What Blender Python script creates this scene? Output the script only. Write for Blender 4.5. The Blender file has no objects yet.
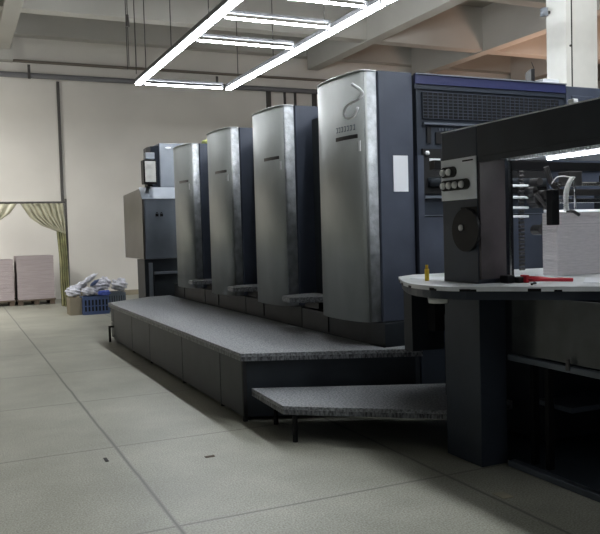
import bpy, bmesh, math, random
from mathutils import Vector, Matrix
random.seed(7)
sc = bpy.context.scene
COL = sc.collection

# ------------------------------------------------------------ camera
cd = bpy.data.cameras.new('camera'); cam = bpy.data.objects.new('camera', cd); COL.objects.link(cam)
cd.sensor_width = 36.0; cd.lens = 760.0/600.0*36.0; cd.clip_start = 0.05; cd.clip_end = 200
R = [[0.90887, -0.04441, 0.41471], [-0.41614, -0.02990, 0.90881], [-0.02796, -0.99857, -0.04565]]
cam.matrix_world = Matrix(((R[0][0], -R[0][1], -R[0][2], 0.0),
                           (R[1][0], -R[1][1], -R[1][2], 0.0),
                           (R[2][0], -R[2][1], -R[2][2], 1.4),
                           (0, 0, 0, 1)))
sc.camera = cam

# ------------------------------------------------------------ world, view
w = bpy.data.worlds.new('hall_air'); sc.world = w; w.use_nodes = True
w.node_tree.nodes['Background'].inputs[0].default_value = (0.86, 0.90, 1.0, 1)
w.node_tree.nodes['Background'].inputs[1].default_value = 0.045
sc.view_settings.view_transform = 'Standard'; sc.view_settings.look = 'None'
sc.view_settings.gamma = 1.0; sc.view_settings.use_curve_mapping = False
sc.view_settings.exposure = 0.30
TUBE_POWER = 60.0

def area(name, loc, rot, sx, sy, power, color):
    l = bpy.data.lights.new(name, 'AREA'); l.shape = 'RECTANGLE'; l.size = sx; l.size_y = sy
    l.energy = power; l.color = color
    o = bpy.data.objects.new(name, l); o.location = loc; o.rotation_euler = rot; COL.objects.link(o)
    return o
# added fill lights outside the frame, for back wall, far bay and column
area('back_wall_fill', (-1.8, 14.0, 3.3), (math.radians(38), math.radians(10), 0), 0.5, 4.0, 300, (1.0, 0.985, 0.955))  # added unseen area light that brightens the back wall
area('far_bay_warm_fill', (13.5, 13.6, 3.6), (math.radians(180), 0, 0), 1.0, 1.0, 62, (1.0, 0.63, 0.46))  # added upward light that warms the ceiling of the far bay
area('column_fill', (7.2, 5.4, 5.0), (math.radians(75), 0, math.radians(-22)), 1.2, 0.4, 85, (1.0, 0.99, 0.96))  # added unseen area light aimed at the white column

# ------------------------------------------------------------ materials
def mat(name, col, rough=0.5, metal=0.0, var=0.0, vscale=6.0, bump=0.0, bscale=40.0, emit=0, spec=0.5, stretch=None, col2=None):
    m = bpy.data.materials.new(name); m.use_nodes = True
    nt = m.node_tree; b = nt.nodes['Principled BSDF']
    b.inputs['Base Color'].default_value = (*col, 1); b.inputs['Roughness'].default_value = rough
    b.inputs['Metallic'].default_value = metal; b.inputs['Specular IOR Level'].default_value = spec
    tc = nt.nodes.new('ShaderNodeTexCoord'); src = tc.outputs['Object']
    if stretch:
        mp = nt.nodes.new('ShaderNodeMapping'); mp.inputs['Scale'].default_value = stretch
        nt.links.new(src, mp.inputs[0]); src = mp.outputs[0]
    if var > 0 or col2:
        n = nt.nodes.new('ShaderNodeTexNoise'); n.inputs['Scale'].default_value = vscale; n.inputs['Detail'].default_value = 5
        nt.links.new(src, n.inputs['Vector'])
        r = nt.nodes.new('ShaderNodeValToRGB'); r.color_ramp.elements[0].position = 0.35; r.color_ramp.elements[1].position = 0.65
        c2 = col2 if col2 else tuple(min(1, c*(1+var)) for c in col)
        c1 = col if col2 else tuple(c*(1-var) for c in col)
        r.color_ramp.elements[0].color = (*c1, 1); r.color_ramp.elements[1].color = (*c2, 1)
        nt.links.new(n.outputs['Fac'], r.inputs[0]); nt.links.new(r.outputs[0], b.inputs['Base Color'])
    if bump > 0:
        n = nt.nodes.new('ShaderNodeTexNoise'); n.inputs['Scale'].default_value = bscale; n.inputs['Detail'].default_value = 4
        nt.links.new(src, n.inputs['Vector'])
        bp = nt.nodes.new('ShaderNodeBump'); bp.inputs['Strength'].default_value = bump; bp.inputs['Distance'].default_value = 0.02
        nt.links.new(n.outputs['Fac'], bp.inputs['Height']); nt.links.new(bp.outputs[0], b.inputs['Normal'])
    if emit:
        b.inputs['Emission Color'].default_value = (0.93, 0.97, 1.0, 1); b.inputs['Emission Strength'].default_value = emit
    return m

M = {}
M['wall'] = mat('plaster_wall', (0.66, 0.63, 0.58), 0.85, var=0.05, vscale=0.6, bump=0.15, bscale=2.0)
M['concrete'] = mat('painted_concrete', (0.36, 0.345, 0.31), 0.85, var=0.08, vscale=0.8)
M['beam'] = mat('painted_beam', (0.50, 0.485, 0.45), 0.8, var=0.05, vscale=0.8)
M['column'] = mat('white_column_paint', (0.78, 0.79, 0.77), 0.6, var=0.02)
M['dark'] = mat('dark_press_paint', (0.036, 0.045, 0.062), 0.45, spec=0.35, var=0.12, vscale=3, bump=0.04, bscale=3)
M['dark2'] = mat('charcoal_sheet', (0.024, 0.030, 0.038), 0.5, spec=0.35, var=0.15, vscale=4)
M['blueface'] = mat('slate_blue_paint', (0.062, 0.074, 0.105), 0.45, var=0.15, vscale=3, bump=0.05, bscale=4)
M['skirt'] = mat('skirt_paint', (0.030, 0.036, 0.043), 0.5, var=0.1, spec=0.3)
M['black'] = mat('black_plastic', (0.008, 0.008, 0.009), 0.45, spec=0.2)
M['bluetrim'] = mat('blue_enamel', (0.030, 0.036, 0.11), 0.4)
M['grey'] = mat('light_grey_paint', (0.21, 0.235, 0.275), 0.4, var=0.05)
M['steelgrey'] = mat('steel_grey_panel', (0.13, 0.15, 0.18), 0.35, var=0.15, vscale=2)
M['brown'] = mat('bronze_sheet', (0.10, 0.092, 0.08), 0.35, metal=0.5, var=0.15, vscale=2)
M['steel'] = mat('brushed_stainless', (0.41, 0.43, 0.42), 0.42, metal=0.3, var=0.12, vscale=1.5, bump=0.28, bscale=2.2, stretch=(1.5, 1.5, 0.8))
M['film'] = mat('clear_film_edge', (0.44, 0.465, 0.49), 0.32, metal=0.1, var=0.2, vscale=14, bump=0.7, bscale=12)
M['shine'] = mat('film_glare', (0.93, 0.94, 0.95), 0.15)  # glossy white; also colours the painted film glare and hood glint
M['plate'] = mat('control_plate', (0.84, 0.87, 0.90), 0.45)
M['white'] = mat('white_paper', (0.84, 0.86, 0.90), 0.7)
M['knob'] = mat('white_knob', (0.80, 0.80, 0.78), 0.35)
M['tread'] = mat('speckled_tread', (0.24, 0.25, 0.265), 0.5, var=0.5, vscale=70, bump=0.5, bscale=110)
M['treadedge'] = mat('tread_edge', (0.13, 0.135, 0.145), 0.55, var=0.75, vscale=70, stretch=(1, 1, 0.35))
M['chrome'] = mat('bright_metal', (0.6, 0.6, 0.6), 0.2, metal=1)
M['gun'] = mat('gun_metal', (0.12, 0.115, 0.115), 0.35, metal=0.8)
M['table'] = mat('worn_white_laminate', (0.70, 0.72, 0.73), 0.35, var=0.06, vscale=9)
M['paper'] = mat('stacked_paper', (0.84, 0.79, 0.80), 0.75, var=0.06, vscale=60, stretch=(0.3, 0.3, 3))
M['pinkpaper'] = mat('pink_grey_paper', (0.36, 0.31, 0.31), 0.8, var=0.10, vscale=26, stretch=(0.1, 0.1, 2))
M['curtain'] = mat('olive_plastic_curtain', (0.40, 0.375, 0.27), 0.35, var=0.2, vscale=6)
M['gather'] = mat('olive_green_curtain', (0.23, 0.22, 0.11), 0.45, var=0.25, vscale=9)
M['wood'] = mat('pallet_wood', (0.09, 0.065, 0.045), 0.8, var=0.2)
M['crate'] = mat('blue_crate', (0.075, 0.11, 0.23), 0.45)
M['bluecloth'] = mat('bright_blue_film', (0.05, 0.09, 0.42), 0.4)
M['ragwhite'] = mat('white_rag', (0.56, 0.56, 0.62), 0.85, var=0.25, vscale=12)
M['pipe'] = mat('pipe_paint', (0.16, 0.16, 0.17), 0.6)
M['pipebrown'] = mat('brown_pipe', (0.17, 0.145, 0.12), 0.7)
M['rod'] = mat('hanger_rod', (0.06, 0.055, 0.05), 0.6)
M['fixture'] = mat('fixture_enamel', (0.09, 0.093, 0.10), 0.5)
M['tube'] = mat('fluorescent_tube', (0.9, 0.9, 0.9), 0.4, emit=TUBE_POWER)
M['worklight'] = mat('shaded_work_light', (0.9, 0.9, 0.9), 0.4, emit=28.0)
M['red'] = mat('red_plastic', (0.50, 0.015, 0.03), 0.35)
M['yellow'] = mat('yellow_plastic', (0.72, 0.50, 0.03), 0.4)
M['yellowgreen'] = mat('yellow_green_film', (0.52, 0.55, 0.18), 0.5)
M['tan'] = mat('tan_skirting', (0.30, 0.26, 0.19), 0.7)
M['glass'] = mat('smoked_cover', (0.075, 0.08, 0.082), 0.18, var=0.3, vscale=3, spec=0.6)
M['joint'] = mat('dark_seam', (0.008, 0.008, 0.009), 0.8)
M['pink'] = mat('worn_post_paint', (0.075, 0.062, 0.066), 0.5, var=0.3, vscale=4)
M['screen'] = mat('frosted_lamp_glass', (0.45, 0.45, 0.43), 0.25, var=0.25, vscale=5)

def floor_material():
    m = bpy.data.materials.new('terrazzo_floor'); m.use_nodes = True
    nt = m.node_tree; N = nt.nodes; L = nt.links; b = N['Principled BSDF']
    geo = N.new('ShaderNodeNewGeometry'); sep = N.new('ShaderNodeSeparateXYZ')
    wob = N.new('ShaderNodeTexNoise'); wob.inputs['Scale'].default_value = 1.5
    L.new(geo.outputs['Position'], sep.inputs[0]); L.new(geo.outputs['Position'], wob.inputs['Vector'])
    def math_(op, a, c=None, d=None):
        n = N.new('ShaderNodeMath'); n.operation = op
        for i, v in enumerate((a, c, d)):
            if v is None: continue
            if isinstance(v, (int, float)): n.inputs[i].default_value = v
            else: L.new(v, n.inputs[i])
        return n.outputs[0]
    wv = math_('MULTIPLY', math_('SUBTRACT', wob.outputs['Fac'], 0.5), 0.022)
    def line(coord, off, width, period=1.56):
        t = math_('ADD', math_('DIVIDE', math_('SUBTRACT', math_('ADD', coord, wv), off), period), 100.5)
        d = math_('MULTIPLY', math_('ABSOLUTE', math_('SUBTRACT', math_('FRACT', t), 0.5)), period)
        return math_('SUBTRACT', 1.0, math_('SMOOTH_MIN', math_('DIVIDE', d, width), 1.0, 0.2))
    lx = line(sep.outputs['X'], 0.93, 0.016); ly = line(sep.outputs['Y'], 3.54, 0.014)
    joint = math_('MAXIMUM', math_('MULTIPLY', lx, 0.95), math_('MULTIPLY', ly, 0.8))
    n1 = N.new('ShaderNodeTexNoise'); n1.inputs['Scale'].default_value = 0.9; n1.inputs['Detail'].default_value = 8; n1.inputs['Roughness'].default_value = 0.65
    L.new(geo.outputs['Position'], n1.inputs['Vector'])
    r1 = N.new('ShaderNodeValToRGB'); r1.color_ramp.elements[0].position = 0.3; r1.color_ramp.elements[1].position = 0.7
    r1.color_ramp.elements[0].color = (0.255, 0.255, 0.215, 1); r1.color_ramp.elements[1].color = (0.47, 0.47, 0.415, 1)
    L.new(n1.outputs['Fac'], r1.inputs[0])
    n2 = N.new('ShaderNodeTexNoise'); n2.inputs['Scale'].default_value = 105; n2.inputs['Detail'].default_value = 3
    L.new(geo.outputs['Position'], n2.inputs['Vector'])
    r2 = N.new('ShaderNodeValToRGB'); r2.color_ramp.elements[0].position = 0.35; r2.color_ramp.elements[1].position = 0.68
    r2.color_ramp.elements[0].color = (0.62, 0.61, 0.56, 1); r2.color_ramp.elements[1].color = (1.2, 1.2, 1.18, 1)
    L.new(n2.outputs['Fac'], r2.inputs[0])
    mx = N.new('ShaderNodeMix'); mx.data_type = 'RGBA'; mx.blend_type = 'MULTIPLY'; mx.inputs[0].default_value = 1
    L.new(r1.outputs[0], mx.inputs[6]); L.new(r2.outputs[0], mx.inputs[7])
    mj = N.new('ShaderNodeMix'); mj.data_type = 'RGBA'
    L.new(joint, mj.inputs[0]); L.new(mx.outputs[2], mj.inputs[6]); mj.inputs[7].default_value = (0.08, 0.08, 0.07, 1)
    L.new(mj.outputs[2], b.inputs['Base Color'])
    b.inputs['Roughness'].default_value = 0.38
    rr = N.new('ShaderNodeMapRange'); rr.inputs['To Min'].default_value = 0.28; rr.inputs['To Max'].default_value = 0.55
    L.new(n1.outputs['Fac'], rr.inputs['Value']); L.new(rr.outputs[0], b.inputs['Roughness'])
    bp = N.new('ShaderNodeBump'); bp.inputs['Strength'].default_value = 0.12; bp.inputs['Distance'].default_value = 0.01
    L.new(n2.outputs['Fac'], bp.inputs['Height']); L.new(bp.outputs[0], b.inputs['Normal'])
    return m
M['floor'] = floor_material()

# ------------------------------------------------------------ mesh helpers
def B(): return bmesh.new()
def box(bm, x0, x1, y0, y1, z0, z1, bev=0.0):
    vs = [bm.verts.new((x, y, z)) for z in (z0, z1) for x, y in ((x0, y0), (x1, y0), (x1, y1), (x0, y1))]
    fs = [(3, 2, 1, 0), (4, 5, 6, 7), (0, 1, 5, 4), (1, 2, 6, 5), (2, 3, 7, 6), (3, 0, 4, 7)]
    F = [bm.faces.new([vs[i] for i in f]) for f in fs]
    if bev: bmesh.ops.bevel(bm, geom=list({e for f in F for e in f.edges}), offset=bev, segments=2, affect='EDGES', profile=0.5)
    return bm
def prism(bm, pts, z0, z1, bev=0.0):
    a = [bm.verts.new((x, y, z0)) for x, y in pts]; b = [bm.verts.new((x, y, z1)) for x, y in pts]
    n = len(pts); F = [bm.faces.new(a[::-1]), bm.faces.new(b)]
    for i in range(n): F.append(bm.faces.new((a[i], a[(i+1) % n], b[(i+1) % n], b[i])))
    bmesh.ops.recalc_face_normals(bm, faces=F)
    if bev: bmesh.ops.bevel(bm, geom=list({e for f in F for e in f.edges}), offset=bev, segments=2, affect='EDGES', profile=0.5)
    return bm
def prism_x(bm, pts, x0, x1, bev=0.0):   # profile in (y, z), extruded along x
    a = [bm.verts.new((x0, y, z)) for y, z in pts]; b = [bm.verts.new((x1, y, z)) for y, z in pts]
    n = len(pts); F = [bm.faces.new(a[::-1]), bm.faces.new(b)]
    for i in range(n): F.append(bm.faces.new((a[i], a[(i+1) % n], b[(i+1) % n], b[i])))
    bmesh.ops.recalc_face_normals(bm, faces=F)
    if bev: bmesh.ops.bevel(bm, geom=list({e for f in F for e in f.edges}), offset=bev, segments=2, affect='EDGES', profile=0.5)
    return bm
def cyl(bm, p, q, r, seg=16, r2=None):
    p = Vector(p); q = Vector(q); d = q-p
    mt = Matrix.Translation((p+q)/2) @ d.to_track_quat('Z', 'Y').to_matrix().to_4x4()
    bmesh.ops.create_cone(bm, cap_ends=True, segments=seg, radius1=r, radius2=r if r2 is None else r2, depth=d.length, matrix=mt)
    return bm
def tube(bm, pts, r, seg=8):
    pts = [Vector(p) for p in pts]; rings = []
    for i, p in enumerate(pts):
        t = (pts[min(i+1, len(pts)-1)]-pts[max(i-1, 0)]).normalized()
        u = t.cross(Vector((0.13, 0.2, 1))).normalized(); v = t.cross(u)
        rings.append([bm.verts.new(p+(u*math.cos(a)+v*math.sin(a))*r) for a in [2*math.pi*k/seg for k in range(seg)]])
    for a, b in zip(rings, rings[1:]):
        for k in range(seg): bm.faces.new((a[k], a[(k+1) % seg], b[(k+1) % seg], b[k]))
    bm.faces.new(rings[0][::-1]); bm.faces.new(rings[-1])
    bmesh.ops.recalc_face_normals(bm, faces=bm.faces[:])
    return bm
def ob(name, bm, m, parent=None, smooth=False):
    me = bpy.data.meshes.new(name); bm.normal_update(); bm.to_mesh(me); bm.free()
    me.materials.append(M[m] if isinstance(m, str) else m)
    if smooth:
        for p in me.polygons: p.use_smooth = True
    o = bpy.data.objects.new(name, me); COL.objects.link(o)
    if parent:
        o.parent = parent
        if parent.type == 'EMPTY' or True:
            o.matrix_parent_inverse = Matrix.Identity(4)
            off = base_of(parent); me.transform(Matrix.Translation(-off))
    return o
BASE = {}
def base_of(p): return BASE.get(p.name, Vector((0, 0, 0)))
def tag(o, label, cat, group=None, kind=None):
    o['label'] = label; o['category'] = cat
    if group: o['group'] = group
    if kind: o['kind'] = kind
    return o
def thing(name, label, cat, loc, group=None):
    o = bpy.data.objects.new(name, None); COL.objects.link(o); o.location = loc; o.empty_display_size = 0.1
    tag(o, label, cat, group); BASE[o.name] = Vector(loc); return o
def sub(name, bm, m, parent, smooth=False):   # child of a part: same space as the part's mesh
    o = ob(name, bm, m, None, smooth); o.parent = parent
    root = parent
    while root.parent: root = root.parent
    o.data.transform(Matrix.Translation(-base_of(root))); return o
def solo(name, bm, m, label, cat, loc, group=None, smooth=False):
    o = ob(name, bm, m, None, smooth); o.data.transform(Matrix.Translation(-Vector(loc))); o.location = loc
    return tag(o, label, cat, group)
def struct(name, bm, m, smooth=False):
    o = ob(name, bm, m, None, smooth); o['kind'] = 'structure'; return o
def dup(root, delta, label, group=None, skip=()):
    r = root.copy(); COL.objects.link(r); r.location = root.location+Vector(delta); r['label'] = label
    if group: r['group'] = group
    for ch in list(root.children):
        if ch.name.split('.')[0] in skip: continue
        c = ch.copy(); COL.objects.link(c); c.parent = r
        for g in list(ch.children):
            d = g.copy(); COL.objects.link(d); d.parent = c
    return r

# ------------------------------------------------------------ room
struct('floor', box(B(), -6, 24, -3, 22, -0.1, 0.0), 'floor')
struct('wall_back', box(B(), -6, 24, 18.5, 18.7, 0.0, 6.7), 'wall')
struct('ceiling', box(B(), -6, 24, -3, 22, 6.7, 6.9), 'concrete')
struct('baseboard_back', box(B(), 2.4, 9.0, 18.47, 18.5, 0.0, 0.12), 'tan')
k = 1
for x0, x1 in ((1.04, 1.36), (8.68, 8.98), (11.9, 12.2), (15.4, 15.7)):
    struct('trim_%d' % k, box(B(), x0, x1, -3, 18.2, 5.65, 6.7, 0.01), 'beam'); k += 1
for y0 in (11.5, 15.05):
    xs = [-6, 1.04, 1.36, 8.68, 8.98, 11.9, 12.2, 15.4, 15.7, 24]
    for i in range(0, 10, 2):
        struct('trim_%d' % k, box(B(), xs[i], xs[i+1], y0, y0+0.3, 5.68, 6.7), 'beam'); k += 1
struct('trim_%d' % k, box(B(), -6, 24, 18.2, 18.5, 6.0, 6.7), 'beam'); k += 1
struct('trim_%d' % k, box(B(), 0.9, 1.42, 18.2, 18.5, 5.42, 6.0), 'beam'); k += 1

c = thing('concrete_column', 'white painted square column with a vertical seam behind the press on the right', 'column', (8.98, 9.2, 0))
ob('shaft', box(B(), 8.70, 9.34, 9.0, 9.42, 0, 5.64), 'column', c)
ob('seam', box(B(), 8.80, 8.812, 8.985, 9.0, 0, 5.6), 'joint', c)
ob('bolt', cyl(B(), (8.78, 8.99, 4.15), (8.78, 9.0, 4.15), 0.018), 'rod', c)
c2 = thing('wall_lamp', 'small grey round lamp fixed high on the left side of the white column', 'lamp', (8.62, 9.36, 4.75))
ob('lamp_body', cyl(B(), (8.60, 9.36, 4.68), (8.60, 9.36, 4.80), 0.06), 'grey', c2, True)
ob('bracket', box(B(), 8.64, 8.699, 9.33, 9.39, 4.72, 4.76), 'rod', c2)

# wall services
p = thing('water_pipe', 'thick grey pipe running along the back wall under the ceiling', 'pipe', (6, 18.4, 5.12))
ob('pipe_run', cyl(B(), (-5.9, 18.34, 5.12), (20, 18.34, 5.12), 0.062), 'pipe', p, True)
for x in (1.75, 6.2, 10.5):
    ob('pipe_clamp', box(B(), x-0.03, x+0.03, 18.26, 18.27, 5.03, 5.35), 'rod', p)
solo('conduit_pipe', cyl(B(), (-6, 18.42, 5.45), (20, 18.42, 5.45), 0.034), 'pipebrown', 'thin brown pipe running along the back wall just above the thick grey pipe', 'pipe', (6, 18.42, 5.45), smooth=True)
solo('wall_conduit', box(B(), 2.36, 2.42, 18.44, 18.5, 0.13, 5.04), 'rod', 'dark vertical conduit dropping down the back wall beside the curtain', 'conduit', (2.39, 18.47, 0.1))
wf = thing('wall_opening_frame', 'group of dark vertical bars on the back wall above the second press unit', 'frame', (8.3, 18.45, 2.0))
for x, r in ((7.66, 0.055), (8.12, 0.02), (8.42, 0.02), (8.98, 0.055)):
    ob('upright', box(B(), x-r, x+r, 18.42, 18.499, 2.0, 5.2), 'rod', wf)

# ------------------------------------------------------------ lights over the press
Z = 4.2
def batten(x0, x1, y0, y1, tubes, name, label, group):
    along_y = (y1-y0) > (x1-x0); cx, cy = (x0+x1)/2, (y0+y1)/2
    t = thing(name, label, 'ceiling light', (cx, cy, Z+0.1), group)
    bm = B()
    if along_y:
        wd = 0.058 if tubes == 2 else 0.03
        box(bm, cx-wd, cx+wd, y0+0.004, y1-0.004, Z+0.03, Z+0.10, 0.005); ob('housing', bm, 'fixture', t)
        for dx in ((-0.03, 0.03) if tubes == 2 else (0,)):
            ob('tube', cyl(B(), (cx+dx, y0+0.02, Z), (cx+dx, y1-0.02, Z), 0.018, 12), 'tube', t, True)
        for y in (y0+0.012, y1-0.012):
            ob('lamp_holder', box(B(), cx-wd+0.005, cx+wd-0.005, y-0.008, y+0.008, Z-0.02, Z+0.03), 'fixture', t)
    else:
        box(bm, x0+0.004, x1-0.004, cy-0.01, cy+0.05, Z+0.07, Z+0.11, 0.005); ob('housing', bm, 'fixture', t)
        ob('tube', cyl(B(), (x0+0.03, cy, Z), (x1-0.03, cy, Z), 0.015, 12), 'tube', t, True)
        for x in (x0+0.015, x1-0.015):
            ob('lamp_holder', box(B(), x-0.01, x+0.01, cy-0.015, cy+0.015, Z-0.018, Z+0.07), 'fixture', t)
    return t
g = 'fluorescent battens of the light frame over the press'
y = 14.05; n = 0
while y > -1.0:  # battens behind the camera are added to light the front faces
    who = ('farthest', 'second farthest', 'third farthest', 'fourth farthest', 'nearest in view', 'first past the picture edge', 'second past the picture edge',
           'third past the picture edge', 'over the photographer', 'first added behind the photographer', 'second added behind the photographer', 'last added behind the photographer')[n]
    batten(3.17, 3.31, y-1.46, y, 2, 'fluorescent_batten', '%s batten of the left row of the hanging light frame' % who, g)
    batten(4.92, 5.06, y-1.46, y, 2, 'fluorescent_batten', '%s batten of the right row of the hanging light frame' % who, g)
    y -= 1.46; n += 1
for yy, who in ((13.98, 'short crosswise batten closing the far end of the light frame'), (10.66, 'crosswise batten of the light frame, middle of the three near ones'),
                (9.44, 'crosswise batten of the light frame just above the middle one'), (8.42, 'topmost crosswise batten of the light frame cut by the picture edge')):
    batten(3.33, 4.87, yy-0.04, yy+0.04, 1, 'cross_batten', who, 'crosswise fluorescent battens of the light frame')
g = 'thin rods hanging from the ceiling'
for x, yy, zb, lab in ((3.24, 13.4, Z+0.1, 'thin rod holding up the far end of the left light row'), (3.24, 11.7, Z+0.1, 'thin rod holding the left light row at its middle'),
                  (3.24, 9.8, Z+0.1, 'thin rod holding the near stretch of the left light row'), (4.96, 13.4, Z+0.1, 'thin rod holding up the far end of the right light row'),
                  (4.96, 11.7, Z+0.1, 'thin rod holding the right light row at its middle'), (4.96, 9.8, Z+0.1, 'thin rod holding the near stretch of the right light row'),
                  (3.05, 14.0, 4.45, 'loose thin rod hanging lowest, left of the light frame'), (3.25, 14.2, 4.42, 'loose thin rod hanging just right of the lowest one'),
                  (3.6, 15.7, 4.9, 'loose thin rod hanging near the back wall'), (3.45, 15.7, 4.9, 'loose thin rod hanging near the back wall beside another')):
    solo('hanger_rod', cyl(B(), (x, yy, zb), (x, yy, 6.7), 0.009, 8), 'rod', lab, 'rod', (x, yy, zb), g)
hk = thing('ceiling_hook', 'dark turnbuckle clamp on a thin rod high at the left', 'hook', (2.86, 13.0, 5.6))
ob('rod', cyl(B(), (2.86, 13.0, 5.15), (2.86, 13.0, 6.7), 0.008, 8), 'rod', hk)
ob('clamp', cyl(B(), (2.86, 13.0, 4.95), (2.86, 13.0, 5.15), 0.035, 10, 0.02), 'rod', hk)

# ------------------------------------------------------------ walkway platform
pf = thing('walkway_platform', 'long dark service platform with speckled grey deck running along the press', 'platform', (2.4, 7.5, 0))
deck = [(1.91, 5.29), (3.14, 4.73), (3.14, 4.93), (2.93, 4.93), (2.93, 11.15), (2.60, 11.1), (1.90, 10.5)]
ob('deck', prism(B(), deck, 0.487, 0.512), 'tread', pf)
ob('deck_edge', prism(B(), [(a-0.0, b) for a, b in deck], 0.455, 0.486), 'treadedge', pf)
ys = [5.34, 5.98, 7.25, 8.55, 9.45, 10.5]
ys = [5.31, 5.83, 6.95, 8.25, 9.15, 10.30]
for a, b in zip(ys, ys[1:]):
    ob('side_panel', box(B(), 1.925, 1.945, a+0.006, b-0.006, 0.03, 0.452, 0.004), 'skirt', pf)
    ob('panel_foot', cyl(B(), (1.97, a+0.05, 0.0), (1.97, a+0.05, 0.03), 0.03, 12), 'black', pf)
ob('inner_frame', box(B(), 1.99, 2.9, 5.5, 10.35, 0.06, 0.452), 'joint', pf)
ob('front_panel', prism(B(), [(1.935, 5.315), (3.12, 4.80), (3.125, 4.82), (1.94, 5.335)], 0.03, 0.452), 'dark2', pf)
ob('corner_post', box(B(), 1.92, 1.95, 5.285, 5.308, 0.0, 0.452), 'joint', pf)
dr = ob('end_drawer', box(B(), 1.925, 2.5, 10.31, 10.46, 0.05, 0.25, 0.006), 'skirt', pf)
dr2 = ob('end_drawer', box(B(), 1.925, 2.5, 10.31, 10.46, 0.26, 0.452, 0.006), 'skirt', pf)
ob('end_bracket', box(B(), 1.86, 1.885, 10.3, 10.34, 0.0, 0.19), 'black', pf)
ob('bracket_arm', box(B(), 1.86, 1.925, 10.3, 10.34, 0.191, 0.215), 'black', pf)

# low entry step
st = thing('entry_step', 'low wedge-shaped speckled step board in front of the platform corner', 'step', (2.5, 4.6, 0))
stp = [(1.97, 5.24), (1.94, 4.58), (2.78, 3.93), (3.30, 3.93), (3.30, 4.60), (3.02, 4.74)]
ob('tread', prism(B(), stp, 0.232, 0.256), 'tread', st)
ob('tread_edge', prism(B(), stp, 0.20, 0.231), 'treadedge', st)
ob('leg', cyl(B(), (2.03, 4.60, 0), (2.03, 4.60, 0.2), 0.018, 12), 'black', st)
ob('leg', cyl(B(), (2.88, 4.0, 0), (2.88, 4.0, 0.2), 0.018, 12), 'black', st)
ob('leg', cyl(B(), (2.1, 5.1, 0), (2.1, 5.1, 0.2), 0.018, 12), 'black', st)

# ------------------------------------------------------------ printing units
def guard_curve(y0, o=0.0):
    P = [(2.96, 0.05), (2.905, 0.044), (2.855, 0.052), (2.822, 0.11), (2.798, 0.22), (2.784, 0.34), (2.780, 0.50), (2.79, 0.64), (2.82, 0.76), (2.88, 0.85)]
    return [(x, y0+yy) for x, yy in P]
def guard(bm, pts, z0, z1, th):
    inner = [(x+th, yy+th*0.35) for x, yy in pts]
    lo = [bm.verts.new((x, yy, z0)) for x, yy in pts]; hi = [bm.verts.new((x, yy, z1)) for x, yy in pts]
    lo2 = [bm.verts.new((x, yy, z0)) for x, yy in inner]; hi2 = [bm.verts.new((x, yy, z1)) for x, yy in inner]
    for i in range(len(pts)-1):
        for a, b, c_, d in ((lo[i], lo[i+1], hi[i+1], hi[i]), (lo2[i], lo2[i+1], hi2[i+1], hi2[i]), (lo[i], lo[i+1], lo2[i+1], lo2[i]), (hi[i], hi[i+1], hi2[i+1], hi2[i])):
            bm.faces.new((a, b, c_, d))
    bm.faces.new((lo[0], hi[0], hi2[0], lo2[0])); bm.faces.new((lo[-1], hi[-1], hi2[-1], lo2[-1]))
    bmesh.ops.recalc_face_normals(bm, faces=bm.faces[:])
    return bm
def smooth_pts(P, n=5):
    out = []
    for i in range(len(P)-1):
        p0 = Vector(P[max(i-1, 0)]); p1 = Vector(P[i]); p2 = Vector(P[i+1]); p3 = Vector(P[min(i+2, len(P)-1)])
        for k_ in range(n):
            t = k_/n
            out.append(tuple(0.5*((2*p1)+(p2-p0)*t+(2*p0-5*p1+4*p2-p3)*t*t+(3*p1-p0-3*p2+p3)*t**3)))
    out.append(P[-1]); return out
Y0 = 4.97
u = thing('printing_unit', 'nearest and largest printing unit tower with curved stainless guard', 'printing machine', (3.1, Y0+0.5, 0), 'printing unit towers of the press')
ob('tower_body', prism(B(), [(2.965, Y0+0.045), (2.975, Y0+0.03), (3.27, Y0+0.03), (3.27, Y0+1.0), (2.965, Y0+1.0)], 0.70, 2.6), 'blueface', u)
ob('base_skirt', box(B(), 2.965, 3.27, Y0, Y0+1.51, 0.0, 0.69, 0.004), 'skirt', u)
ob('skirt_seam', box(B(), 2.957, 2.965, Y0+0.95, Y0+0.958, 0.52, 0.69), 'joint', u)
ob('recess_panel', box(B(), 3.12, 3.27, Y0+1.01, Y0+1.51, 0.70, 2.45), 'dark2', u)
gp = smooth_pts(guard_curve(Y0), 4)
gd = ob('stainless_guard', guard(B(), gp[6:], 0.70, 2.6, 0.025), 'steel', u, True)
gd['label'] = 'curved brushed stainless guard'
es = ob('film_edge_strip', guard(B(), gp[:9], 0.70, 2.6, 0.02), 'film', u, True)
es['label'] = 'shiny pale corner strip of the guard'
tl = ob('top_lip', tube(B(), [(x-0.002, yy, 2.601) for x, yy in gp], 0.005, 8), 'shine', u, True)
ob('guard_cap', prism(B(), [(x+0.03, yy+0.012) for x, yy in gp]+[(2.962, Y0+0.86), (2.962, Y0+0.06)], 2.57, 2.59), 'dark', u)
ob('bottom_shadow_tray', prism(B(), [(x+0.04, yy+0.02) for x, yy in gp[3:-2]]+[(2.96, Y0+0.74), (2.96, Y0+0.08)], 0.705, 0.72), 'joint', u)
def on_guard(frac_y, off=0.004):   # point on guard at relative y
    for a, b in zip(gp, gp[1:]):
        if a[1]-Y0 <= frac_y <= b[1]-Y0 and b[1] > a[1]:
            t = (frac_y-(a[1]-Y0))/(b[1]-a[1]); return (a[0]+(b[0]-a[0])*t-off, Y0+frac_y)
    return (2.75, Y0+frac_y)
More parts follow.
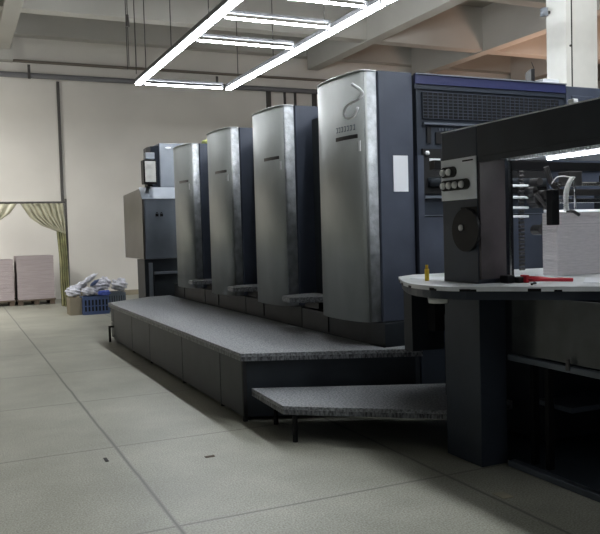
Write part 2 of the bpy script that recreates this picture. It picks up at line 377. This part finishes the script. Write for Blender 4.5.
def guard_patch(y0, y1, z0, z1, th=0.004):
    bm = B(); n_ = 6
    out = [on_guard(y0+(y1-y0)*i/n_, 0.006) for i in range(n_+1)]
    vs = [[bm.verts.new((x, yy, z)) for z in (z0, z1)] for x, yy in out]
    v2 = [[bm.verts.new((x+th, yy, z)) for z in (z0, z1)] for x, yy in out]
    for i in range(n_):
        bm.faces.new((vs[i][0], vs[i+1][0], vs[i+1][1], vs[i][1])); bm.faces.new((v2[i][0], v2[i+1][0], v2[i+1][1], v2[i][1]))
        bm.faces.new((vs[i][0], vs[i+1][0], v2[i+1][0], v2[i][0])); bm.faces.new((vs[i][1], vs[i+1][1], v2[i+1][1], v2[i][1]))
    bm.faces.new((vs[0][0], vs[0][1], v2[0][1], v2[0][0])); bm.faces.new((vs[-1][0], vs[-1][1], v2[-1][1], v2[-1][0]))
    bmesh.ops.recalc_face_normals(bm, faces=bm.faces[:]); return bm
ob('name_plate', guard_patch(0.10, 0.37, 2.10, 2.13), 'gun', u)
bm = B()
for i in range(7):
    xx, yy = on_guard(0.12+0.036*i, 0.008); z = 2.165
    box(bm, xx, xx+0.003, yy, yy+0.024, z, z+0.006); box(bm, xx, xx+0.003, yy, yy+0.006, z, z+0.04); box(bm, xx, xx+0.003, yy, yy+0.024, z+0.034, z+0.04)
ob('raised_lettering', bm, 'grey', u)
notice = ob('tall_notice_sheet', box(B(), 3.085, 3.215, Y0+0.022, Y0+0.029, 1.69, 1.965), 'white', u)
# glare on a film fold, painted as a white tube, and a small nick lower down
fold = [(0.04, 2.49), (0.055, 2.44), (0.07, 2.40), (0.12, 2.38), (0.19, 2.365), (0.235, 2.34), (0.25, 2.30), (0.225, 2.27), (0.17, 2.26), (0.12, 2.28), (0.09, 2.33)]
glare_pts = [(*on_guard(a, 0.003), b) for a, b in fold]
sp = smooth_pts([Vector(p) for p in glare_pts], 3)
ob('film_glare', tube(B(), [Vector(p) for p in sp], 0.012, 6), 'shine', u, True)
ob('door_latch', guard_patch(0.078, 0.095, 2.0, 2.08, 0.012), 'shine', u)
sf = thing('side_foot_board', 'speckled foot board beside the nearest stainless guard', 'step', (2.85, Y0+1.3, 0.8), 'foot boards between the printing units')
ob('board', prism(B(), [(2.70, Y0+1.17), (2.96, Y0+1.04), (3.11, Y0+1.04), (3.11, Y0+1.50), (2.95, Y0+1.50), (2.72, Y0+1.40)], 0.775, 0.825, 0.004), 'tread', sf)
ob('bracket', box(B(), 2.99, 3.10, Y0+1.2, Y0+1.5, 0.70, 0.774), 'black', sf)
places = ['second printing unit tower from the front, narrower in view', 'third printing unit tower from the front, between two other guards', 'farthest printing unit tower, next to the feeder cabinet']
fb = ['speckled foot board between the second and third stainless guards', 'speckled foot board between the third and farthest stainless guards']
for i in range(3):
    off_ = (1.60, 3.12, 4.65)[i]
    d = dup(u, (0.035, off_, 0), places[i], None, skip=('film_glare', 'raised_lettering', 'tall_notice_sheet'))
    yb = Y0+off_
    ob('notice_sheet', box(B(), 3.12, 3.25, yb+0.022, yb+0.029, 1.86, 2.01), 'white', d)
    rb = ob('rear_body', box(B(), 3.31, 4.78, yb+0.02, yb+1.28, 0, 2.58, 0.01), 'blueface', d)
    if i < 2: dup(sf, (0.03, (1.60, 3.12)[i], 0), fb[i])

# end cabinet of the press with vent grille and blue band
eb = thing('vented_press_cabinet', 'dark press end cabinet with blue top band and wide vent grille', 'machine cabinet', (4.0, 5.4, 0))
ob('cabinet_body', box(B(), 3.30, 4.79, 4.99, 6.5, 0.0, 2.59), 'dark', eb)
ob('blue_band', box(B(), 3.278, 4.79, 4.965, 4.989, 2.515, 2.592), 'bluetrim', eb)
ob('band_edge', box(B(), 3.278, 4.79, 4.955, 4.965, 2.586, 2.594), 'grey', eb)
ob('lower_band', box(B(), 3.278, 4.79, 4.975, 4.989, 2.478, 2.512), 'dark', eb)
vg = ob('vent_recess', box(B(), 3.35, 4.72, 4.978, 4.989, 2.255, 2.455), 'joint', eb)
bm = B()
for i in range(30): x = 3.35+i*1.37/29; box(bm, x-0.002, x+0.002, 4.972, 4.978, 2.255, 2.455)
for i in range(9): z = 2.255+i*0.2/8; box(bm, 3.35, 4.72, 4.968, 4.972, z-0.002, z+0.002)
sub('vent_grille', bm, 'blueface', vg)
ob('ledge', box(B(), 3.35, 4.72, 4.96, 4.989, 2.205, 2.222), 'steelgrey', eb)
bm = B()
for i in range(16): x = 3.50+i*0.03; box(bm, x, x+0.018, 4.982, 4.989, 2.165, 2.185)
ob('lettering_strip', bm, 'steelgrey', eb)
ob('finger_slot', box(B(), 3.385, 3.425, 4.975, 4.989, 2.06, 2.19, 0.005), 'joint', eb)
ob('louvre_panel', box(B(), 3.47, 4.7, 4.978, 4.989, 2.06, 2.15), 'joint', eb)
ob('control_recess', box(B(), 3.34, 4.7, 4.975, 4.989, 1.67, 2.02), 'joint', eb)
ob('lower_cheek', box(B(), 3.28, 3.335, 4.955, 4.989, 0.7, 1.965), 'blueface', eb)
ob('button_cap', cyl(B(), (3.375, 4.955, 1.985), (3.375, 4.975, 1.985), 0.017), 'shine', eb, True)
ob('small_label', box(B(), 3.40, 3.50, 4.970, 4.975, 1.925, 1.945), 'plate', eb)
ob('roller', cyl(B(), (3.38, 4.955, 1.76), (4.6, 4.955, 1.76), 0.035), 'dark2', eb, True)
ob('shelf_rail', box(B(), 3.34, 4.7, 4.95, 4.989, 1.635, 1.655), 'steelgrey', eb)
ob('shelf_rail', box(B(), 3.34, 4.7, 4.97, 4.989, 1.50, 1.506), 'steelgrey', eb)
ob('lower_panel', box(B(), 3.34, 4.7, 4.975, 4.989, 0.5, 1.49), 'blueface', eb)
eb2 = thing('side_cabinet', 'slate blue cabinet standing past the vented cabinet below the white column', 'machine cabinet', (5.3, 5.4, 0))
ob('cabinet_body', box(B(), 4.81, 5.9, 4.98, 6.0, 0.0, 2.58, 0.008), 'blueface', eb2)
ob('cabinet_door', box(B(), 4.86, 5.85, 4.965, 4.979, 0.4, 2.5, 0.004), 'blueface', eb2)
lp = thing('router_box', 'small grey box with tilted dark antenna on top of the vented cabinet', 'electronic device', (4.85, 5.3, 2.59))
ob('device_box', box(B(), 4.60, 4.78, 5.03, 5.25, 2.596, 2.64, 0.005), 'plate', lp)
ob('antenna_panel', prism(B(), [(4.50, 5.06), (4.53, 5.05), (4.60, 5.20), (4.57, 5.21)], 2.595, 2.72), 'black', lp)
ob('wire', tube(B(), [(4.58, 5.1, 2.62), (4.55, 5.1, 2.68), (4.565, 5.1, 2.74), (4.54, 5.1, 2.79)], 0.004, 6), 'rod', lp)

# ------------------------------------------------------------ feeder at the far end
fe = thing('feeder_cabinet', 'far grey feeder cabinet with sloped top at the end of the press', 'machine cabinet', (3.0, 11.9, 0))
ob('cabinet_side', prism_x(B(), [(11.45, 1.06), (12.78, 1.06), (12.78, 2.09), (11.62, 2.13), (11.45, 1.96)], 2.63, 2.66), 'brown', fe)
ob('cabinet_body', prism_x(B(), [(11.44, 1.06), (12.78, 1.06), (12.78, 2.09), (11.62, 2.14), (11.44, 1.965)], 2.665, 4.4), 'steelgrey', fe)
ob('sloped_lid', prism_x(B(), [(11.425, 1.97), (11.44, 1.966), (11.62, 2.142), (11.61, 2.155)], 2.63, 4.4), 'grey', fe)
bm = B()
for x in (2.83, 2.90): box(bm, x, x+0.045, 11.43, 11.44, 1.70, 1.745); box(bm, x+0.01, x+0.035, 11.43, 11.44, 1.753, 1.765)
ob('emblem', bm, 'black', fe)
ob('lower_body', box(B(), 2.64, 4.4, 11.46, 11.95, 0.0, 1.05), 'dark2', fe)
ob('side_strip', box(B(), 2.70, 2.76, 11.44, 11.459, 0.45, 1.0), 'grey', fe)
ob('front_ledge', box(B(), 2.78, 3.6, 11.40, 11.459, 0.82, 0.86), 'grey', fe)
ob('front_plate', box(B(), 2.78, 3.6, 11.43, 11.459, 0.4, 0.80), 'skirt', fe)
ft = thing('tall_grey_cabinet', 'pale grey cabinet rising behind the sloped feeder top', 'machine cabinet', (3.3, 12.0, 2.16))
ob('cabinet_body', box(B(), 2.98, 4.2, 11.66, 12.3, 2.16, 2.84, 0.01), 'grey', ft)
ob('rounded_side', prism(B(), [(2.975, 11.68), (2.975, 12.25), (2.86, 12.2), (2.84, 11.95), (2.87, 11.78)], 2.16, 2.80), 'dark', ft)
bm = cyl(B(), (3.12, 11.645, 2.77), (3.12, 11.66, 2.77), 0.05)
for v in bm.verts: v.co.z = 2.77+(v.co.z-2.77)*0.3
ob('oval_badge', bm, 'white', ft)
fl = thing('glass_front_lamp_box', 'small dark lamp box with frosted glass front fixed above the feeder', 'lamp box', (2.75, 11.4, 2.16))
ob('box_shell', box(B(), 2.66, 2.86, 11.38, 11.55, 2.19, 2.55, 0.006), 'black', fl)
ob('frosted_glass', box(B(), 2.68, 2.84, 11.365, 11.38, 2.22, 2.53), 'screen', fl)
ob('top_bracket', box(B(), 2.69, 2.83, 11.36, 11.5, 2.56, 2.66, 0.008), 'grey', fl)
ob('mounting_stem', box(B(), 2.74, 2.82, 11.64, 11.68, 2.15, 2.2), 'black', fl)
ob('mounting_arm', box(B(), 2.74, 2.82, 11.5, 11.68, 2.165, 2.189), 'black', fl)
bm = B(); bmesh.ops.create_icosphere(bm, subdivisions=3, radius=0.09)
for v in bm.verts: v.co = Vector((v.co.x*1.5, v.co.y*0.9, v.co.z*0.45))*(1+0.18*math.sin(v.co.x*70)*math.cos(v.co.y*60+v.co.z*50)); v.co += Vector((3.28, 10.0, 2.66))
solo('crumpled_film_bundle', bm, 'yellowgreen', 'small yellow-green crumpled bundle on top of the farthest tower', 'bundle', (3.28, 10.0, 2.6), smooth=True)

# ------------------------------------------------------------ delivery unit at the right
de = thing('delivery_unit', 'dark delivery end of the press with control post and overhanging hood', 'printing machine', (3.5, 3.2, 0))
post = ob('control_post', box(B(), 2.75, 2.94, 3.55, 3.89, 0.0, 1.975, 0.004), 'dark', de)
pl = ob('control_plate', box(B(), 2.742, 2.75, 3.552, 3.888, 1.565, 1.81, 0.001), 'plate', de)
def pod(knobs, z, ya, yb):
    bm = B(); r = 0.032
    pts = []
    for a in range(9): t = math.pi/2-math.pi*a/8; pts.append((yb-r+r*math.cos(t), z+r*math.sin(t)))
    for a in range(9): t = -math.pi/2-math.pi*a/8; pts.append((ya+r+r*math.cos(t), z+r*math.sin(t)))
    prism_x(bm, pts, 2.7355, 2.7415); sub('knob_bezel', bm, 'black', pl)
    for ky in knobs:
        sub('knob', cyl(B(), (2.722, ky, z), (2.735, ky, z), 0.019, 16, 0.021), 'knob', pl, True)
pod((3.858, 3.80), 1.735, 3.73, 3.888)
pod((3.858, 3.80, 3.74, 3.675), 1.655, 3.605, 3.888)
sub('lettering', box(B(), 2.738, 2.742, 3.575, 3.67, 1.786, 1.794), 'black', pl)
rc = ob('wheel_recess', box(B(), 2.744, 2.75, 3.552, 3.70, 1.30, 1.52), 'joint', de)
hw = ob('hand_wheel', cyl(B(), (2.725, 3.64, 1.385), (2.744, 3.64, 1.385), 0.125, 40), 'black', de)
sub('wheel_hub', cyl(B(), (2.718, 3.675, 1.40), (2.725, 3.675, 1.40), 0.018, 20), 'knob', hw, True)
ob('post_side', box(B(), 2.755, 2.935, 3.53, 3.549, 1.10, 1.80), 'pink', de)
ob('hood', box(B(), 2.75, 4.7, 0.2, 3.545, 1.80, 1.978, 0.003), 'dark2', de)  # unseen near end lengthened to shade the floor beside it
ob('hood_edge', box(B(), 2.746, 2.756, 0.2, 3.89, 1.979, 1.984), 'knob', de)
ob('edge_glint', box(B(), 2.74, 2.77, 2.79, 2.83, 1.985, 2.005, 0.004), 'shine', de)  # glint on the hood edge, put in as a small white block
ob('hood_skirt', box(B(), 2.75, 2.758, 0.2, 3.545, 1.77, 1.80), 'dark2', de)
ob('hood_lining', box(B(), 2.775, 4.6, 1.8, 3.5, 1.786, 1.799), 'grey', de)
lf = ob('strip_light', box(B(), 2.96, 3.04, 1.95, 3.42, 1.775, 1.786), 'grey', de)
sub('light_tube', cyl(B(), (3.0, 1.98, 1.768), (3.0, 3.25, 1.768), 0.010, 10), 'worklight', lf, True)
bm = B()
for i in range(60): yy = 2.2+i*0.02; box(bm, 2.83, 2.90, yy, yy+0.006, 1.768, 1.784)
sub('louvre', bm, 'white', lf)
ob('back_panel', box(B(), 3.36, 4.7, 4.55, 4.6, 0.0, 1.0), 'dark2', de)
ob('far_wall', box(B(), 4.62, 4.7, 0.2, 4.5, 0.0, 1.79), 'dark2', de)
ob('upper_frame', box(B(), 2.98, 4.6, 4.3, 4.36, 1.80, 1.86), 'black', de)
ob('frame_upright', box(B(), 2.985, 3.0, 3.56, 3.6, 1.1, 1.80), 'chrome', de)
ob('frame_upright', box(B(), 2.99, 3.05, 3.60, 3.70, 1.1, 1.80), 'black', de)
ob('base_plate', box(B(), 2.98, 4.6, 0.2, 4.1, 0.0, 0.02), 'dark2', de)
ob('floor_track', box(B(), 2.90, 2.955, 0.2, 3.5, 0.0, 0.035, 0.004), 'steelgrey', de)
cv = ob('safety_cover', box(B(), 2.958, 2.97, 0.2, 3.52, 0.66, 1.0, 0.002), 'glass', de)
cv['label'] = 'smoked glossy cover'
ob('cover_rail', box(B(), 2.94, 2.975, 0.2, 3.54, 0.615, 0.65, 0.004), 'steelgrey', de)
ob('latch', cyl(B(), (2.932, 3.05, 0.63), (2.932, 3.05, 0.69), 0.012), 'gun', de)
for yy in (3.42, 3.30): ob('inner_post', box(B(), 3.0, 3.04, yy-0.03, yy, 0.02, 0.62), 'black', de)
ob('inner_box', box(B(), 3.35, 4.5, 3.7, 4.4, 0.03, 0.95), 'dark2', de)
ob('inner_shelf', box(B(), 3.3, 4.55, 3.4, 3.7, 0.28, 0.31), 'steelgrey', de)
# table around the post
tp = [(4.5, 4.5), (3.0, 4.62), (2.80, 4.50), (2.66, 4.25), (2.53, 3.98), (2.475, 3.75), (2.51, 3.50), (2.70, 3.30), (3.06, 2.95), (3.42, 2.58), (3.9, 2.2), (4.5, 2.2)]
bm = B(); tps = smooth_pts(tp[2:9], 3); tpf = tp[:2]+tps[:-1]+tp[8:]
# open the outline round the post: the board is cut as two halves that butt against it
t1 = ob('table_top', prism(B(), tpf, 1.048, 1.074), 'table', de); t1['label'] = 'worn white curved table board'
def inset(P, d):
    cx, cy = 3.5, 3.6; return [(cx+(x-cx)*(1-d), cy+(y_-cy)*(1-d)) for x, y_ in P]
ob('table_apron', prism(B(), inset(tpf, 0.02), 1.000, 1.047), 'dark', de)
random.seed(11)
for a in range(14):
    i = (a*3+1) % (len(tps)-1); px, py = tps[i]; qx, qy = tps[i+1]; f_ = random.random()
    cx, cy = px+(qx-px)*f_, py+(qy-py)*f_; L_ = random.uniform(0.008, 0.035)
    d_ = Vector((qx-px, qy-py, 0)).normalized(); nrm = Vector((d_.y, -d_.x, 0))
    bm = B(); box(bm, -L_, L_, -0.003, 0.003, 0, random.uniform(0.007, 0.016))
    bm.transform(Matrix.Translation((cx, cy, 1.0480)) @ Matrix.Rotation(math.atan2(d_.y, d_.x), 4, 'Z'))
    ob('edge_chip', bm, 'black', de)
ob('table_pedestal', box(B(), 2.84, 3.10, 4.40, 4.5, 0.56, 0.99), 'skirt', de)
ob('pedestal_block', box(B(), 2.96, 3.3, 4.30, 4.39, 0.70, 0.99), 'joint', de)
ob('pedestal_leg', box(B(), 3.0, 3.28, 4.18, 4.25, 0.27, 0.82), 'skirt', de)
ob('under_table_lamp', cyl(B(), (2.57, 3.70, 0.965), (2.57, 3.70, 0.999), 0.055, 24, 0.06), 'knob', de, True)['label'] = 'small white round fitting under the table'
# delivery mechanism
me = ob('gripper_mechanism', box(B(), 3.385, 3.44, 3.63, 3.69, 1.40, 1.62, 0.006), 'black', de)
sub('mechanism_column', box(B(), 3.05, 3.09, 4.22, 4.29, 1.09, 1.79, 0.004), 'black', me)
bm = B()
for i in range(26): z = 1.10+i*0.027; cyl(bm, (3.61, 4.20, z), (3.65, 4.20, z), 0.011, 8)
sub('drive_chain', bm, 'gun', me)
for z in (1.47, 1.53, 1.60, 1.68): sub('tie_bar', cyl(B(), (3.09, 4.12, z), (3.62, 4.12, z-0.005), 0.009, 8), 'plate', me)
for z, x0 in ((1.72, 3.10), (1.42, 3.10)): sub('back_panel', box(B(), x0, 3.55, 4.25, 4.28, z-0.06, z+0.02), 'blueface', me)
random.seed(3)
for i in range(9):
    x = 3.62+random.random()*0.20; z = 1.36+random.random()*0.34; yy = 4.08
    a = sub('gripper_joint', cyl(B(), (x, yy-0.03, z), (x, yy+0.05, z), random.uniform(0.018, 0.038), 14), 'gun', me)
sub('gripper_arm', tube(B(), [(3.72, 4.05, 1.80), (3.76, 4.05, 1.70), (3.83, 4.03, 1.62)], 0.02, 8), 'gun', me)
sub('gripper_arm', tube(B(), [(3.62, 4.05, 1.62), (3.72, 4.05, 1.52), (3.68, 4.05, 1.38)], 0.016, 8), 'gun', me)
sub('cross_rail', box(B(), 3.72, 4.6, 3.98, 4.04, 1.60, 1.645, 0.004), 'gun', me)
sub('cross_rail', box(B(), 3.72, 4.6, 3.90, 3.95, 1.545, 1.575, 0.004), 'chrome', me)
sub('cross_rail', cyl(B(), (3.75, 3.98, 1.68), (4.6, 3.98, 1.68), 0.014, 10), 'chrome', me)
sub('rail_block', box(B(), 3.78, 3.90, 3.9, 4.0, 1.66, 1.76, 0.006), 'gun', me)
sub('rail_block', box(B(), 4.15, 4.35, 3.9, 4.0, 1.66, 1.74, 0.006), 'black', me)
sub('rear_plate', box(B(), 4.0, 4.6, 4.32, 4.35, 1.62, 1.88), 'blueface', me)
# coiled air hose
hp = [(3.50, 3.72, 1.66), (3.545, 3.72, 1.715), (3.60, 3.72, 1.74), (3.625, 3.72, 1.70)]
hs = [(3.565, 3.70, 1.49), (3.56, 3.70, 1.57), (3.57, 3.70, 1.63), (3.595, 3.70, 1.68), (3.615, 3.70, 1.70)]
core = smooth_pts([Vector(p_) for p_ in hs], 12); coil = []
n_ = len(core)
for i in range(n_*3):
    f_ = i/3; a = int(f_); b = min(a+1, n_-1); c_ = Vector(core[a]).lerp(Vector(core[b]), f_-a)
    t = i*1.25; coil.append(c_+Vector((math.cos(t)*0.014, math.sin(t)*0.014, 0)))
hz = ob('coiled_air_hose', tube(B(), coil, 0.005, 6), 'knob', de, True); hz['label'] = 'white coiled air hose'
sub('hose_end', tube(B(), [(3.565, 3.70, 1.49), (3.61, 3.69, 1.485), (3.65, 3.68, 1.46)], 0.011, 8), 'gun', hz, True)
sub('hose_pipe', tube(B(), [(3.62, 3.70, 1.70), (3.635, 3.70, 1.60), (3.635, 3.70, 1.50)], 0.007, 8), 'chrome', hz, True)
sub('hose_wire', tube(B(), smooth_pts([Vector(p_) for p_ in [(3.46, 3.72, 1.66), (3.50, 3.72, 1.70), (3.56, 3.72, 1.71), (3.61, 3.70, 1.70)]], 4), 0.004, 6), 'knob', hz, True)

# things on the table
ps = thing('delivery_paper_pile', 'tall pinkish white pile of sheets inside the delivery opening', 'paper stack', (4.0, 4.0, 1.07))
bm = B(); random.seed(5)
for i in range(22):
    z = 1.076+i*0.0183; o_ = random.uniform(-0.004, 0.004)
    box(bm, 3.50+o_, 4.5+o_, 3.72+o_, 3.85+o_, z, z+0.0172)
ob('sheets', bm, 'paper', ps)
ob('top_sheet', prism_x(B(), [(3.722, 1.481), (3.849, 1.481), (3.849, 1.50)], 3.51, 4.49), 'white', ps)
def sheet(x, y_, w_, l_, rot, label):
    bm = B(); box(bm, -w_/2, w_/2, -l_/2, l_/2, 0, 0.003)
    bm.transform(Matrix.Translation((x, y_, 1.0755)) @ Matrix.Rotation(rot, 4, 'Z'))
    return solo('paper_sheet', bm, 'white', label, 'paper', (x, y_, 1.0755), 'loose sheets on the white table')
sheet(3.42, 3.2, 0.42, 0.3, 0.75, 'loose white sheet on the table at the right, in front of the paper pile')
sheet(2.85, 4.12, 0.20, 0.28, 0.2, 'loose white sheet on the left end of the curved table')
tl_ = thing('black_tool', 'black handled tool lying on the table left of the red pliers', 'tool', (2.93, 3.56, 1.07))
ob('handle', box(B(), 2.875, 2.93, 3.45, 3.52, 1.0755, 1.12, 0.006), 'black', tl_)
ob('head', box(B(), 2.93, 2.985, 3.42, 3.47, 1.0755, 1.11, 0.005), 'black', tl_)
rp = thing('red_pliers', 'red handled pliers lying on the curved white table', 'pliers', (3.05, 3.4, 1.07))
ob('grip', tube(B(), [(2.98, 3.45, 1.088), (3.05, 3.37, 1.092), (3.13, 3.31, 1.09), (3.19, 3.27, 1.088)], 0.011, 8), 'red', rp, True)
ob('grip', tube(B(), [(2.97, 3.41, 1.103), (3.05, 3.38, 1.10), (3.10, 3.34, 1.09), (3.16, 3.32, 1.09)], 0.011, 8), 'red', rp, True)
ob('jaw', box(B(), 2.965, 2.99, 3.40, 3.45, 1.0755, 1.12, 0.004), 'red', rp)
bt = thing('yellow_bottle', 'small yellow bottle standing near the left end of the table', 'bottle', (2.70, 4.0, 1.07))
ob('bottle_body', cyl(B(), (2.685, 3.98, 1.0755), (2.685, 3.98, 1.15), 0.014, 16), 'yellow', bt, True)
ob('bottle_cap', cyl(B(), (2.685, 3.98, 1.15), (2.685, 3.98, 1.175), 0.009, 12), 'yellow', bt, True)
solo('black_cable', tube(B(), [(2.85, 3.22, 1.082), (2.87, 3.25, 1.082), (2.93, 3.28, 1.082), (2.97, 3.34, 1.082)], 0.005, 6), 'black', 'short black cable end at the front edge of the table', 'cable', (2.9, 3.27, 1.07), smooth=True)

solo('floor_scrap', box(B(), 2.52, 2.585, 3.08, 3.17, 0.0, 0.003), 'curtain', 'small pale rectangular scrap on the dark floor by the delivery unit', 'scrap', (2.55, 3.12, 0))
solo('dry_leaf', box(B(), 1.39, 1.45, 4.55, 4.58, 0.0, 0.004), 'wood', 'small brown flake on the pale floor in front of the platform corner', 'flake', (1.41, 4.56, 0))
solo('dark_floor_scrap', box(B(), 0.812, 0.832, 4.79, 4.87, 0.0, 0.004), 'black', 'tiny dark scrap lying on the pale floor beside the joint', 'scrap', (0.82, 4.83, 0))

# ------------------------------------------------------------ curtain and pallets
YC = 15.8
cu = thing('tied_curtain', 'olive plastic curtain tied back on a rail at the far left', 'curtain', (1.9, YC, 0))
ob('curtain_rail', cyl(B(), (-1.0, YC, 2.13), (2.09, YC, 2.13), 0.02, 10), 'rod', cu)
ob('rail_post', cyl(B(), (2.10, YC, 0), (2.10, YC, 2.2), 0.022, 10), 'rod', cu)
def drape(left, right, m, name, folds):
    # left/right edge curves: lists of (x, z) from top to bottom
    bm = B(); nu, nv = 48, 22
    def ev(L, t):
        s = t*(len(L)-1); i = min(int(s), len(L)-2); f_ = s-i; f_ = f_*f_*(3-2*f_)*0.5+f_*0.5
        return L[i][0]+(L[i+1][0]-L[i][0])*f_, L[i][1]+(L[i+1][1]-L[i][1])*f_
    g_ = []
    for j in range(nv+1):
        a = ev(left, j/nv); b = ev(right, j/nv); row = []
        wd = abs(b[0]-a[0])
        for i in range(nu+1):
            s = i/nu; row.append(bm.verts.new((a[0]+(b[0]-a[0])*s, YC+0.03*math.sin(s*math.pi*2*folds)+0.012*math.sin(s*31+j*0.3), a[1]+(b[1]-a[1])*s)))
        g_.append(row)
    for j in range(nv):
        for i in range(nu): bm.faces.new((g_[j][i], g_[j][i+1], g_[j+1][i+1], g_[j+1][i]))
    o = ob(name, bm, m, cu, True)
    s_ = o.modifiers.new('thickness', 'SOLIDIFY'); s_.thickness = 0.006
    return o
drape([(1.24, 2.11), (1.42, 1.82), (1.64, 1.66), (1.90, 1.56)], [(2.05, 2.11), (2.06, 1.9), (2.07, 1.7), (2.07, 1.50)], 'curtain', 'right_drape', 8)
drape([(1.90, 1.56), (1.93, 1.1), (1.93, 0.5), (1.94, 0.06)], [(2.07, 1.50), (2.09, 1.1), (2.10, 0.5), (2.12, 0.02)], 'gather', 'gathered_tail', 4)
drape([(-0.6, 2.11), (-0.3, 1.9), (0.2, 1.75), (0.5, 1.66)], [(1.18, 2.11), (1.05, 1.93), (0.80, 1.75), (0.55, 1.60)], 'curtain', 'left_drape', 9)
def pallet_stack(x0, x1, y0, y1, h, label):
    t = thing('paper_pallet', label, 'pallet of paper', ((x0+x1)/2, (y0+y1)/2, 0), 'pallets of paper behind the curtain')
    bm = B()
    for x in (x0, (x0+x1)/2-0.05, x1-0.1): box(bm, x, x+0.1, y0, y1, 0.0, 0.09)
    box(bm, x0-0.02, x1+0.02, y0-0.02, y1, 0.091, 0.12)
    ob('pallet', bm, 'wood', t)
    bm = B(); n_ = int((h-0.12)/0.03)
    for i in range(n_):
        o_ = random.uniform(-0.004, 0.004); z = 0.122+i*0.03
        box(bm, x0+o_, x1+o_, y0+o_, y1+o_, z, z+0.029)
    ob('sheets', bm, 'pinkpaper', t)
pallet_stack(1.23, 1.98, 17.2, 18.0, 1.05, 'pallet stacked with pinkish grey sheets, the wide one in the curtain opening')
pallet_stack(0.35, 1.16, 17.25, 18.0, 1.0, 'pallet of grey sheets cut off at the left picture edge')

# ------------------------------------------------------------ crates and rags
def crate(x0, x1, y0, y1, h, m, label):
    t = thing('plastic_crate', label, 'crate', ((x0+x1)/2, (y0+y1)/2, 0), 'crates by the far wall')
    bm = B(); n_ = 7
    box(bm, x0, x1, y0, y1, 0.0, 0.02)
    for z0, z1 in ((0.02, 0.06), (h-0.06, h), (h*0.45, h*0.5)):
        box(bm, x0, x1, y0, y0+0.015, z0, z1); box(bm, x0, x1, y1-0.015, y1, z0, z1)
        box(bm, x0, x0+0.015, y0+0.015, y1-0.015, z0, z1); box(bm, x1-0.015, x1, y0+0.015, y1-0.015, z0, z1)
    for i in range(n_+1):
        x = x0+(x1-x0-0.02)*i/n_; box(bm, x, x+0.03, y0-0.004, y0, 0.0, h); box(bm, x, x+0.02, y1, y1+0.004, 0.0, h)
        yy = y0+(y1-y0-0.02)*i/n_; box(bm, x0-0.004, x0, yy, yy+0.02, 0.0, h); box(bm, x1, x1+0.004, yy, yy+0.02, 0.0, h)
    ob('crate_shell', bm, m, t)
    ob('crate_lining', box(B(), x0+0.018, x1-0.018, y0+0.018, y1-0.018, 0.021, h-0.03), 'joint' if m != 'tan' else 'tan', t)
    return t
crate(2.12, 2.58, 14.2, 14.6, 0.33, 'crate', 'blue slatted plastic crate heaped with white rags')
crate(1.90, 2.10, 14.3, 14.7, 0.31, 'tan', 'beige wire crate with black frame left of the blue crate')
crate(2.62, 2.95, 14.5, 14.9, 0.36, 'steelgrey', 'dark grey crate under the rags right of the blue crate')
def rag(x, y_, z, sx, sy, sz, m, label, seed, rot=0.0):
    rnd = random.Random(seed); bm = B(); bmesh.ops.create_icosphere(bm, subdivisions=4, radius=1)
    ph = [rnd.uniform(0, 6) for _ in range(6)]
    for v in bm.verts:
        c_ = v.co.copy()
        d = 1+0.20*math.sin(5*c_.x+ph[0])*math.cos(6*c_.y+ph[1])+0.14*math.sin(11*c_.z+ph[2]+4*c_.x)+0.10*math.sin(17*c_.y+ph[3]+9*c_.x)
        v.co = Vector((c_.x*sx*0.92, c_.y*sy*0.85, c_.z*sz))*d
    bm.transform(Matrix.Rotation(rot, 4, 'Y')); lo = min(v.co.z for v in bm.verts)
    for v in bm.verts: v.co += Vector((x, y_, z-lo))
    return solo('crumpled_rag', bm, m, label, 'rag', (x, y_, z), 'rags heaped on the crates', True)
rag(1.98, 14.38, 0.315, 0.13, 0.12, 0.09, 'ragwhite', 'white rag on the left beige crate, leftmost of the heap', 1)
rag(2.27, 14.31, 0.335, 0.14, 0.09, 0.07, 'ragwhite', 'white rag on the front of the blue crate', 2, 0.1)
rag(2.50, 14.19, 0.335, 0.12, 0.045, 0.045, 'bluecloth', 'bright blue film bag on the front edge of the blue crate', 3)
rag(2.14, 14.58, 0.44, 0.13, 0.10, 0.06, 'ragwhite', 'white rag behind the leftmost one, on its right', 4, -0.35)
rag(2.47, 14.48, 0.36, 0.15, 0.10, 0.11, 'ragwhite', 'thick white rag in the middle of the heap behind the blue bag', 5, -0.3)
rag(2.86, 14.58, 0.365, 0.15, 0.12, 0.11, 'ragwhite', 'white rag at the right end of the heap', 6)
rag(2.62, 14.80, 0.40, 0.12, 0.10, 0.11, 'ragwhite', 'white rag just left of the rightmost one, further back', 8, 0.3)
rag(2.28, 14.46, 0.53, 0.17, 0.09, 0.04, 'ragwhite', 'topmost white rag of the heap, folded upward', 7, -0.55)
rag(2.36, 14.33, 0.51, 0.09, 0.03, 0.03, 'crate', 'slate blue cloth strip lying on top of the heap', 9, -0.6)
